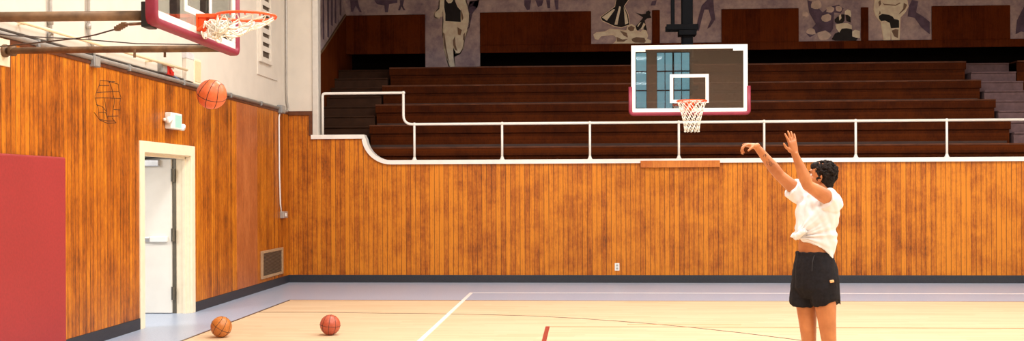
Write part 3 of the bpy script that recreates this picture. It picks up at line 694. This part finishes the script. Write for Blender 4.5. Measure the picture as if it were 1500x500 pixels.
# support pipes
p1 = [(-3.07, 7.7, 2.93), (XL, 7.72, 2.945)]; p2 = [(-3.07, 9.3, 2.90), (-4.2, 9.62, 2.945), (XL + .06, 9.97, 2.99)]
for pts_, r_ in ((p1, .036), (p2, .03)):
    a = MB().tube(pts_, r_, 14).build('support_pipe', M['rust'], hs, True)
    e_ = Vector(pts_[-1]); f = MB(); f.cyl(e_, (XL + .02, e_.y, e_.z), .06, 14); f.cyl(e_ + Vector((.03, 0, 0)), e_ + Vector((.08, 0, 0)), .05, 14); f.build('pipe_flange', M['rust'], a, True)
    f = MB(); f.box((XL, e_.y - .14, e_.z - .14), (XL + .03, e_.y + .12, e_.z + .12), .006); f.build('wall_plate', M['cream'], a)
for y, z in ((7.7, 2.84), (9.3, 2.92)): MB().box((-3.10, y - .07, z), (-3.035, y + .07, z + .18), .006).build('pipe_bracket', M['black'], hs)
for xx in (-3.63, -3.9): MB().cyl((xx, 9.46, 2.92), (xx, 9.46, 2.85), .012, 8).build('pipe_bolt', M['rust'], hs)
# guy wires with a turnbuckle
A = Vector((-3.07, 7.66, 2.87)); Bp = at(172, 42, 8.35); Cq = at(115, 56, 8.9); Dq = at(60, 62, 9.4); Ep = Vector((XL + .02, 9.9, 3.02))
gw = MB().tube([Bp, at(140, 51, 8.6), Cq, Dq, Ep], .006, 6).build('guy_wire', M['wire'], hs, True)
gb = at(182, 36, 8.25)
MB().tube([A, A.lerp(gb, .75)], [.012, .012], 8).build('turnbuckle', M['rust'], hs, True)
MB().tube([A.lerp(gb, .7), gb, Bp], .009, 8).build('eye_rod', M['rust'], hs)
for q in range(4):
    f = MB(); c_ = gb.lerp(Bp, q / 3.0); f.box(c_ - Vector((.02, .02, .016)), c_ + Vector((.02, .02, .016)), .004); f.build('cable_clip', M['rust'], hs)
MB().tube([(-3.08, 9.3, 2.93), at(200, 64, 9.4), at(125, 58, 9.0), at(15, 52, 8.4), (XL + .02, 7.75, 3.0)], .005, 6).build('guy_wire', M['wire'], hs, True)
# net thrown up: most of it bunched near the board, the rest strung to the far side of the rim
random.seed(5)
net = MB(); L = 7; bun = Vector((-2.87, 8.49, 2.945))
def nd2(k, l):
    a = (k + (l % 2) * .5) * PI / 6; base = T(.222 * math.cos(a), .14, .375 + .222 * math.sin(a)); tt = l / (L - 1)
    rr = random.Random(k * 31 + l * 7)
    out = base.lerp(bun, min(1, tt * .95)); out.z -= .055 * math.sin(tt * PI) + .012 * tt
    j = .055 * tt
    return out + Vector((rr.uniform(-j, j) * .95, rr.uniform(-j, j) * 1.3, rr.uniform(-j, j) * 1.1))
for k in range(12):
    for l in range(L - 1):
        for kk in (k, (k - 1 if l % 2 == 0 else k + 1)):
            a_, b_ = nd2(k % 12, l), nd2(kk % 12, l + 1); m_ = (a_ + b_) / 2 + Vector((0, 0, -.006 - .02 * random.random() * (l / L)))
            net.tube([a_, m_, b_], .0048, 6)
for k in range(26):
    c0 = bun + Vector((random.uniform(-.10, .10), random.uniform(-.08, .08), random.uniform(-.07, .05))); r0 = random.uniform(.018, .038); ax = Vector((random.uniform(-1, 1), random.uniform(-1, 1), random.uniform(-1, 1))).normalized(); u0 = ax.orthogonal().normalized(); v0 = ax.cross(u0)
    net.tube([c0 + u0 * r0 * math.cos(q * PI / 5) + v0 * r0 * 1.4 * math.sin(q * PI / 5) for q in range(10)], .0046, 6, True)
net.build('net', M['cord'], hs, True)

# ------------------------------------------------------------------ basketballs
def basketball(label, c, r, mat, rot):
    t = MB().ball(c, r, 48, 24).build('basketball', M[mat], None, True, origin=c); tag(t, label, 'basketball', 'basketballs')
    Rm = rot.to_matrix()
    def ring(pts, nm='seam'): MB().tube([Vector(c) + Rm @ (p.normalized() * (r - .0005)) for p in pts], .0028, 6, True).build(nm, M['seam'], t, True)
    N = 48
    ring([Vector((math.cos(2 * PI * i / N), math.sin(2 * PI * i / N), 0)) for i in range(N)])
    ring([Vector((0, math.cos(2 * PI * i / N), math.sin(2 * PI * i / N))) for i in range(N)])
    for s_ in (-1, 1):
        ring([Vector((s_ * (.62 + .22 * math.cos(2 * a)), math.cos(a), .9 * math.sin(a))) for a in [2 * PI * i / N for i in range(N)]])
    return t
from mathutils import Euler
basketball('orange basketball in mid-air below the side hoop', at(310, 138.3, 9.07), .1215, 'ball_o', Euler((.5, .35, .12)))
basketball('scuffed tan basketball on floor beside the grey border', (-4.14, 12.48, .121), .12, 'ball_t', Euler((.3, .5, .55)))
basketball('reddish brown basketball on open maple floor left of white line', (-2.93, 12.72, .119), .118, 'ball_r', Euler((.1, .1, .1)))

# ------------------------------------------------------------------ the shooter
DP = 8.16
fac = Vector((-.74, -.67, 0)).normalized(); lef = Vector((-fac.y, fac.x, 0))     # where her chest faces, and her left
def ell(c, a, b, tilt=0, n=28, f_=None, l_=None, sq=1.0):
    f_ = f_ or fac; l_ = l_ or lef; out = []
    for k in range(n):
        t_ = 2 * PI * k / n; ca, sa = math.cos(t_), math.sin(t_)
        ca = math.copysign(abs(ca) ** sq, ca); sa = math.copysign(abs(sa) ** sq, sa)
        p = Vector(c) + l_ * a * ca + f_ * b * sa; p.z += tilt * ca; out.append(p)
    return out
def remesh(mb, name, vox, smooth=4, mat=None, parent=None, fn=None, origin=None):
    me = bpy.data.meshes.new('tmp'); bmesh.ops.recalc_face_normals(mb.b, faces=mb.b.faces); mb.b.to_mesh(me); mb.b.free()
    ob = bpy.data.objects.new('tmp', me); COL.objects.link(ob)
    md = ob.modifiers.new('r', 'REMESH'); md.mode = 'VOXEL'; md.voxel_size = vox; md.use_smooth_shade = True
    if smooth: s2 = ob.modifiers.new('s', 'SMOOTH'); s2.factor = .5; s2.iterations = smooth
    dg = bpy.context.evaluated_depsgraph_get(); m2 = bpy.data.meshes.new_from_object(ob.evaluated_get(dg))
    bpy.data.objects.remove(ob)
    b = MB(); b.b.from_mesh(m2)
    if fn:
        b.b.normal_update()
        mv = [(v, fn(v.co, v.normal)) for v in b.b.verts]
        for v, d in mv: v.co += v.normal * d
    return b.build(name, mat, parent, True, origin)

body = MB()
def P(x, y, d): return at(x, y, d)
hipc = P(1195, 398, DP); wst = P(1193, 366, DP); chs = P(1198, 315, DP); nek = P(1203, 282, DP + .02)
# torso
body.loft([ell(P(1195, 425, DP), .145, .10), ell(P(1195, 405, DP), .152, .108), ell(P(1194, 385, DP), .145, .10), ell(P(1193, 368, DP), .126, .092), ell(P(1193, 358, DP), .124, .092), ell(P(1194, 345, DP), .12, .088), ell(P(1197, 315, DP), .14, .095), ell(P(1199, 297, DP), .145, .085), ell(P(1200, 286, DP), .12, .075), ell(P(1201, 279, DP + .01), .06, .055)])
# neck and head (head faces the side hoop, -X)
hf = Vector((-.87, .48, .07)).normalized(); hl = UPZ.cross(hf).normalized(); hu = hf.cross(hl)
HC = P(1203.5, 259, DP + .02)
HB = Matrix((hf, hl, hu)).transposed()
def H(a, b, c): return HC + hf * a + hl * b + hu * c
body.tube([P(1202, 288, DP + .01), P(1204, 276, DP + .01), H(-.02, 0, -.06)], [.062, .055, .056], 16)
body.ball(H(-.012, 0, .028), (.093, .072, .088), rot=HB); body.ball(H(.03, 0, -.035), (.062, .058, .075), rot=HB); body.ball(H(.05, 0, -.088), (.034, .036, .028), rot=HB)
body.ball(H(.02, 0, -.07), (.06, .052, .04), rot=HB); body.ball(H(.066, 0, .035), (.025, .05, .022), rot=HB)
body.tube([H(.085, 0, .02), H(.10, 0, -.012), H(.097, 0, -.022)], [.009, .014, .013], 10)
for s_ in (-1, 1):
    body.ball(H(.096, s_ * .013, -.022), .009); body.ball(H(.06, s_ * .036, -.022), (.028, .024, .024), rot=HB)
    body.ball(H(-.008, s_ * .073, -.012), (.017, .009, .03), rot=HB); body.tube([H(-.02, s_ * .078, .012), H(-.028, s_ * .082, -.002), H(-.022, s_ * .08, -.025), H(-.006, s_ * .075, -.04)], .005, 6)
body.ball(H(.082, 0, -.052), (.014, .026, .008), rot=HB); body.ball(H(.08, 0, -.063), (.014, .022, .008), rot=HB)
# arms: her right (far) shooting arm and her left (near) guide arm
sR = P(1177, 288, DP + .11); eR = P(1142, 257, DP + .07); wR = P(1107.5, 214, DP + .02)
sL = P(1219, 294, DP - .12); eL = P(1183.5, 272, DP - .22); wL = P(1164.5, 226, DP - .24)
body.tube([P(1190, 298, DP + .04), sR, sR.lerp(eR, .35), sR.lerp(eR, .75), eR, eR.lerp(wR, .25), eR.lerp(wR, .6), wR.lerp(eR, .08), wR + (wR - eR).normalized() * .01], [.055, .060, .053, .045, .041, .043, .034, .0265, .025], 18)
body.tube([P(1206, 302, DP - .04), sL, sL.lerp(eL, .35), sL.lerp(eL, .75), eL, eL.lerp(wL, .25), eL.lerp(wL, .6), wL.lerp(eL, .08), wL + (wL - eL).normalized() * .01], [.055, .062, .054, .046, .042, .044, .034, .026, .025], 18)
# hands
def hand(w, fwd, side, nrm, fingers, thumb, L=.19, w0=.026):
    # w wrist, fwd along the palm, side towards the thumb, nrm out of the back of the hand
    fwd = fwd.normalized(); nrm = (nrm - fwd * nrm.dot(fwd)).normalized(); side = (side - fwd * side.dot(fwd) - nrm * side.dot(nrm)).normalized()
    def ring(s, hw, th, off=0): return [w + fwd * s + side * (hw * math.copysign(abs(math.cos(q)) ** .7, math.cos(q)) + off) + nrm * th * math.copysign(abs(math.sin(q)) ** .8, math.sin(q)) for q in [2 * PI * k / 16 for k in range(16)]]
    body.loft([ring(-.02, .025, .021), ring(.01, .028, .019), ring(.045, .037, .017), ring(.08, .040, .0145), ring(.096, .038, .011)])
    body.ball(w + fwd * .035 + side * .024 - nrm * .008, (.022, .022, .018))
    for i, (spread, c1, c2, c3, ln) in enumerate(fingers):
        off = .030 - .0195 * i; p = w + fwd * (.088 - .004 * abs(i - 1.2)) + side * off; d = (fwd + side * spread).normalized()
        pts = [p - d * .02]; rad = [.0095]; ang = 0
        for j, (seg, cu) in enumerate(((.46, c1), (.30, c2), (.24, c3))):
            ang += cu; dd = d * math.cos(ang) - nrm * math.sin(ang)
            if j == 0: pts.append(p); rad.append(.0098)
            p = p + dd * ln * seg; pts.append(p); rad.append((.0088, .008, .0066)[j])
        body.tube(pts, rad, 10); body.ball(pts[-1], .0068, 10, 6)
    pts = [w + fwd * .02 + side * .018]; rad = [.015]; p = w + fwd * .035 + side * .032
    for (df, ds, dn, ln, r_) in thumb:
        pts.append(p); rad.append(r_); p = p + (fwd * df + side * ds + nrm * dn).normalized() * ln
    pts.append(p); rad.append(.0075); body.tube(pts, rad, 10); body.ball(p, .0076, 10, 6)
# right hand: wrist dropped after the release, fingers hanging
hand(wR, P(1088, 212, DP - .01) - wR, FW * -1 + UPZ * -.25, UPZ + RH * .05,
     [(.14, .42, .75, .45, .080), (.05, .62, .8, .5, .086), (-.06, .85, .8, .5, .080), (-.16, 1.1, .8, .4, .064)],
     [(.8, .5, -.6, .042, .0125), (.8, .1, -.75, .032, .0105)])
# left hand: upright, palm towards the basket, fingers fanned
hand(wL, P(1159, 203, DP - .25) - wL, RH * -1 + FW * .15, FW * -.85 + RH * .5,
     [(.02, .12, .15, .1, .078), (-.10, .06, .12, .1, .084), (-.22, .08, .12, .1, .078), (-.40, .12, .15, .1, .062)],
     [(.7, .75, -.1, .042, .0125), (.95, .25, -.15, .034, .0105)])
# legs, up on the toes
hR, kR, aR = P(1180, 425, DP + .075), P(1184, 487, DP + .03), P(1190, 574, DP + .13)
hL, kL, aL = P(1207, 425, DP - .07), P(1213, 487, DP - .10), P(1222, 577, DP + .0)
for (h_, k_, a_) in ((hR, kR, aR), (hL, kL, aL)):
    body.tube([h_ + Vector((0, 0, .06)), h_, h_.lerp(k_, .4), h_.lerp(k_, .8), k_, k_.lerp(a_, .15), k_.lerp(a_, .35), k_.lerp(a_, .75), a_.lerp(k_, .05), a_], [.06, .078, .076, .063, .058, .053, .057, .041, .034, .034], 20)
    body.ball(k_ + fac * .012 + Vector((0, 0, .01)), (.048, .048, .055))
    tipz = .035; toe = Vector((a_.x, a_.y, tipz)) + fac * .13
    body.tube([a_, a_.lerp(toe, .5), toe], [.036, .036, .03], 12)
pr = thing('person', 'person in white knotted tee and black shorts shooting a basketball', 'person', (hipc.x, hipc.y, 0))
bodyo = remesh(body, 'body', .0042, 3, M['skin'], pr)
for s_ in (-1, 1):
    ey = MB().ball(H(.064, s_ * .032, .008), .012, 14, 10).build('eye', M['eyew'], bodyo, True)
    MB().ball(H(.0735, s_ * .0325, .008), .0055, 10, 8).build('iris', M['iris'], bodyo, True)
    MB().tube([H(.084, s_ * .016, .028), H(.083, s_ * .034, .034), H(.07, s_ * .052, .028)], [.003, .004, .0025], 6).build('eyebrow', M['hair'], bodyo, True)
# tattoo strokes on the inside of the right forearm
tt = MB(); ax = (wR - eR).normalized(); toward = (Vector((0, 0, EYE)) - eR); toward = (toward - ax * toward.dot(ax)).normalized(); sd = ax.cross(toward)
def on_arm(s, ang):
    c_ = eR.lerp(wR, s); rr = .043 + (.034 - .043) * max(0, (s - .25) / .35) if s < .6 else .034 + (.0265 - .034) * (s - .6) / .32
    return c_ + (toward * math.cos(ang) + sd * math.sin(ang)) * (rr - .0005)
for pl_ in ([(.42, -.3), (.46, .1), (.50, -.2), (.48, .3), (.43, .35), (.41, 0)], [(.38, -.2), (.40, .4), (.36, .6)], [(.52, .2), (.56, .4)], [(.64, .1), (.68, .4), (.72, .1), (.69, -.2)], [(.66, .5), (.72, .5)], [(.44, -.6), (.50, -.5), (.54, -.2)], [(.36, .1), (.39, -.3), (.43, -.1)]):
    tt.tube([on_arm(*q) for q in pl_], .0022, 6)
tt.build('tattoo', plain('faded ink', (96, 62, 50), .6), bodyo, True)
# hair: short tight curls
def hairfn(p, n):
    return noise.noise(p * 60) * .005 + noise.noise(p * 140) * .004
hr = MB(); hr.ball(H(-.018, 0, .038), (.088, .077, .072), 32, 20, HB); hr.ball(H(-.046, 0, .0), (.056, .072, .08), 24, 16, HB); hr.ball(H(-.055, 0, -.045), (.036, .056, .046), 24, 16, HB); hr.ball(H(.03, 0, .072), (.055, .060, .036), 24, 16, HB)
for q in range(520):
    a_ = random.uniform(0, 2 * PI); z_ = random.uniform(-.5, 1); r_ = math.sqrt(1 - z_ * z_)
    v_ = Vector((r_ * math.cos(a_), r_ * math.sin(a_), z_))
    if v_.x > .35 and v_.z < .55: continue
    k_ = random.uniform(.96, 1.1); base_ = H(-.02 + v_.x * .09 * k_, v_.y * .078 * k_, .036 + v_.z * k_ * (.078 if v_.z > 0 else .125)); hr.ball(base_, random.uniform(.006, .012), 8, 6)
remesh(hr, 'hair', .004, 0, M['hair'], pr, hairfn)
# tee
tee = MB()
def tw(c, a, b, dz): return ell(c, a, b, 0)
hem = []
for p in ell(P(1194, 366, DP), .150, .118):
    u_ = (p - P(1194, 366, DP)).dot(RH); p = p.copy(); p.z += -.085 * max(-1, min(1, u_ / .12)) + .01; hem.append(p)
tee.loft([hem, [q.lerp(r_, .5) for q, r_ in zip(hem, ell(P(1194, 340, DP), .158, .125))], ell(P(1195, 335, DP), .160, .126), ell(P(1197, 315, DP), .172, .128), ell(P(1199, 299, DP), .172, .118), ell(P(1201, 286, DP), .14, .092), ell(P(1202, 280.5, DP + .01), .085, .072), ell(P(1202.5, 278, DP + .01), .068, .064)])
tee.tube([P(1196, 304, DP + .04), sR + Vector((.02, 0, -.01)), sR.lerp(eR, .42) + Vector((0, 0, -.012)), sR.lerp(eR, .50) + Vector((0, 0, -.014))], [.085, .084, .078, .08], 20)
tee.tube([P(1206, 306, DP - .03), sL + Vector((.004, 0, -.012)), sL.lerp(eL, .18) + Vector((0, 0, -.012)), sL.lerp(eL, .26) + Vector((0, 0, -.014))], [.085, .084, .078, .079], 20)
knot = P(1167, 347, DP - .03)
def teefn(p, n):
    q = p - knot; d = q.length
    radial = noise.noise(Vector((math.atan2(q.z, (q.dot(RH) + 1e-4)) * 7.0, d * 2.2, q.dot(FW) * 3))) * .030 * min(1, d / .08) * max(0, 1 - d / .45)
    drape = noise.noise(Vector((p.dot(RH) * 22 + p.z * 9, p.dot(FW) * 18, p.z * 5))) * .016
    return radial + drape
remesh(tee, 'tee_shirt', .006, 3, M['tee'], pr, teefn)
kn = MB(); kn.ball(knot, (.024, .022, .022)); kn.tube([knot, knot + RH * -.025 + UPZ * .018, knot + RH * -.036 + UPZ * -.005], [.018, .015, .013], 10); kn.tube([knot, knot + RH * -.015 - UPZ * .022], [.016, .012], 10); kn.tube([knot, P(1172, 343, DP - .06), P(1180, 338, DP - .1)], [.02, .024, .02], 10)
remesh(kn, 'tee_knot', .004, 2, M['tee'], pr, lambda p, n: noise.noise(p * 60) * .004)
# shorts
sh = MB()
sh.loft([ell(P(1194, 436, DP), .15, .11), ell(P(1194.5, 422, DP), .182, .146), ell(P(1195, 408, DP), .182, .146), ell(P(1194, 390, DP), .168, .134), ell(P(1193, 374, DP), .146, .116), ell(P(1192.5, 369, DP), .144, .115)])
for (h_, k_, wd) in ((hR, kR, -1), (hL, kL, 1)):
    b0 = h_.lerp(k_, .42)
    b0 = P(1176.5, 449, DP + .07) if wd < 0 else P(1209.5, 449, DP - .07)
    rb = []
    for p in ell(b0, .098, .098):
        u_ = (p - b0).dot(lef) * wd; p = p.copy(); p.z += .06 * max(0, (u_ / .098)) ** 3 if u_ > 0 else 0; rb.append(p)
    sh.loft([ell(h_ + Vector((0, 0, .09)), .085, .11), ell(h_ + Vector((0, 0, .02)), .102, .116), ell(h_.lerp(b0, .5), .103, .112), rb])
def shfn(p, n): return noise.noise(Vector((p.dot(RH) * 24, p.dot(FW) * 22, p.z * 5))) * .009 + noise.noise(p * 30) * .003
sho = remesh(sh, 'shorts', .006, 3, M['shorts'], pr, shfn)
for (a_, b_) in ((1216, 413),):
    pass
fold = MB(); fold.loft([[P(1219, 405, DP - .145), P(1229, 408, DP - .03), P(1229.5, 409, DP - .01), P(1219.5, 406, DP - .13)], [P(1223, 436, DP - .16), P(1231, 447, DP - .05), P(1231.5, 446, DP - .03), P(1223.5, 437, DP - .14)]])
fold.build('side_flap', M['shorts'], sho)
MB().tube([P(1193, 374, DP - .115), P(1190, 384, DP - .14), P(1189.5, 398, DP - .145)], .003, 6).build('drawstring', plain('dark cord', (30, 28, 32), .7), sho)
tg = MB(); tgc = P(1218.5, 412.5, DP - .172)
tg.box(tgc - Vector((.014, .012, .009)), tgc + Vector((.014, .012, .009)), .003, Matrix.Rotation(-.2, 3, 'Y')); tg.build('shorts_tag', M['tag'], sho)
for (a_) in (aR, aL):
    tip = Vector((a_.x, a_.y, 0)) + fac * .16; heel = a_ + Vector((0, 0, -.05)) - fac * .035; ball_ = Vector((a_.x, a_.y, 0)) + fac * .085
    so_ = MB(); so_.tube([heel + Vector((0, 0, .0)), heel.lerp(ball_ + Vector((0, 0, .045)), .5), ball_ + Vector((0, 0, .045)), tip + Vector((0, 0, .04)), tip + fac * .03 + Vector((0, 0, .034))], [.038, .043, .046, .04, .025], 16)
    so_.tube([heel + Vector((0, 0, .01)), a_ + Vector((0, 0, .02))], [.042, .042], 16)
    s1 = remesh(so_, 'shoe', .006, 2, M['shoe'], pr)
    MB().loft([[heel + lef * sx * .035 + fac * -.03 + Vector((0, 0, dz - .035)) for sx, dz in ((-1, 0), (1, 0), (1, .02), (-1, .02))], [ball_ + lef * sx * .047 + Vector((0, 0, dz)) for sx, dz in ((-1, 0), (1, 0), (1, .022), (-1, .022))], [tip + fac * .03 + lef * sx * .03 + Vector((0, 0, dz)) for sx, dz in ((-1, .0), (1, .0), (1, .022), (-1, .022))]]).build('shoe_sole', M['sole'], s1)

# ------------------------------------------------------------------ light
def area(name, loc, size, power, col=(1, .985, .96), rot=(0, 0, 0), sy=None):
    l = bpy.data.lights.new(name, 'AREA'); l.energy = power; l.color = col; l.shape = 'RECTANGLE'; l.size = size; l.size_y = sy or size
    o_ = bpy.data.objects.new(name, l); COL.objects.link(o_); o_.location = loc; o_.rotation_euler = rot; return o_
for x in (-1.6, 3.2, 8.0):
    for y in (1.0, 7.5, 14.0):
        area('court_lamp', (x, y, 8.1), 1.4, 620, sy=1.4)
area('corridor_lamp', (-7.0, 12.4, 2.65), .6, 150, (1, .98, .95), sy=1.2)
wd = bpy.data.worlds.new('sky'); SC.world = wd; wd.use_nodes = True
bg = wd.node_tree.nodes['Background']; bg.inputs[0].default_value = lin((176, 212, 220)); bg.inputs[1].default_value = 2.7

# ------------------------------------------------------------------ camera
cam = bpy.data.cameras.new('camera'); co = bpy.data.objects.new('camera', cam); COL.objects.link(co)
cam.sensor_width = 36; cam.sensor_fit = 'HORIZONTAL'; cam.lens = F_PX / 1500 * 36; cam.shift_y = (CY - 250) / 1500; cam.clip_start = .05; cam.clip_end = 200
Mx = Matrix((RT, UV, -FW)).transposed().to_4x4(); Mx.translation = (0, 0, EYE); co.matrix_world = Mx
SC.camera = co
vs = SC.view_settings; vs.view_transform = 'Standard'; vs.look = 'None'; vs.gamma = 1; vs.use_curve_mapping = False; vs.exposure = -0.78
SC.cycles.max_bounces = 8; SC.cycles.diffuse_bounces = 4; SC.cycles.transparent_max_bounces = 12
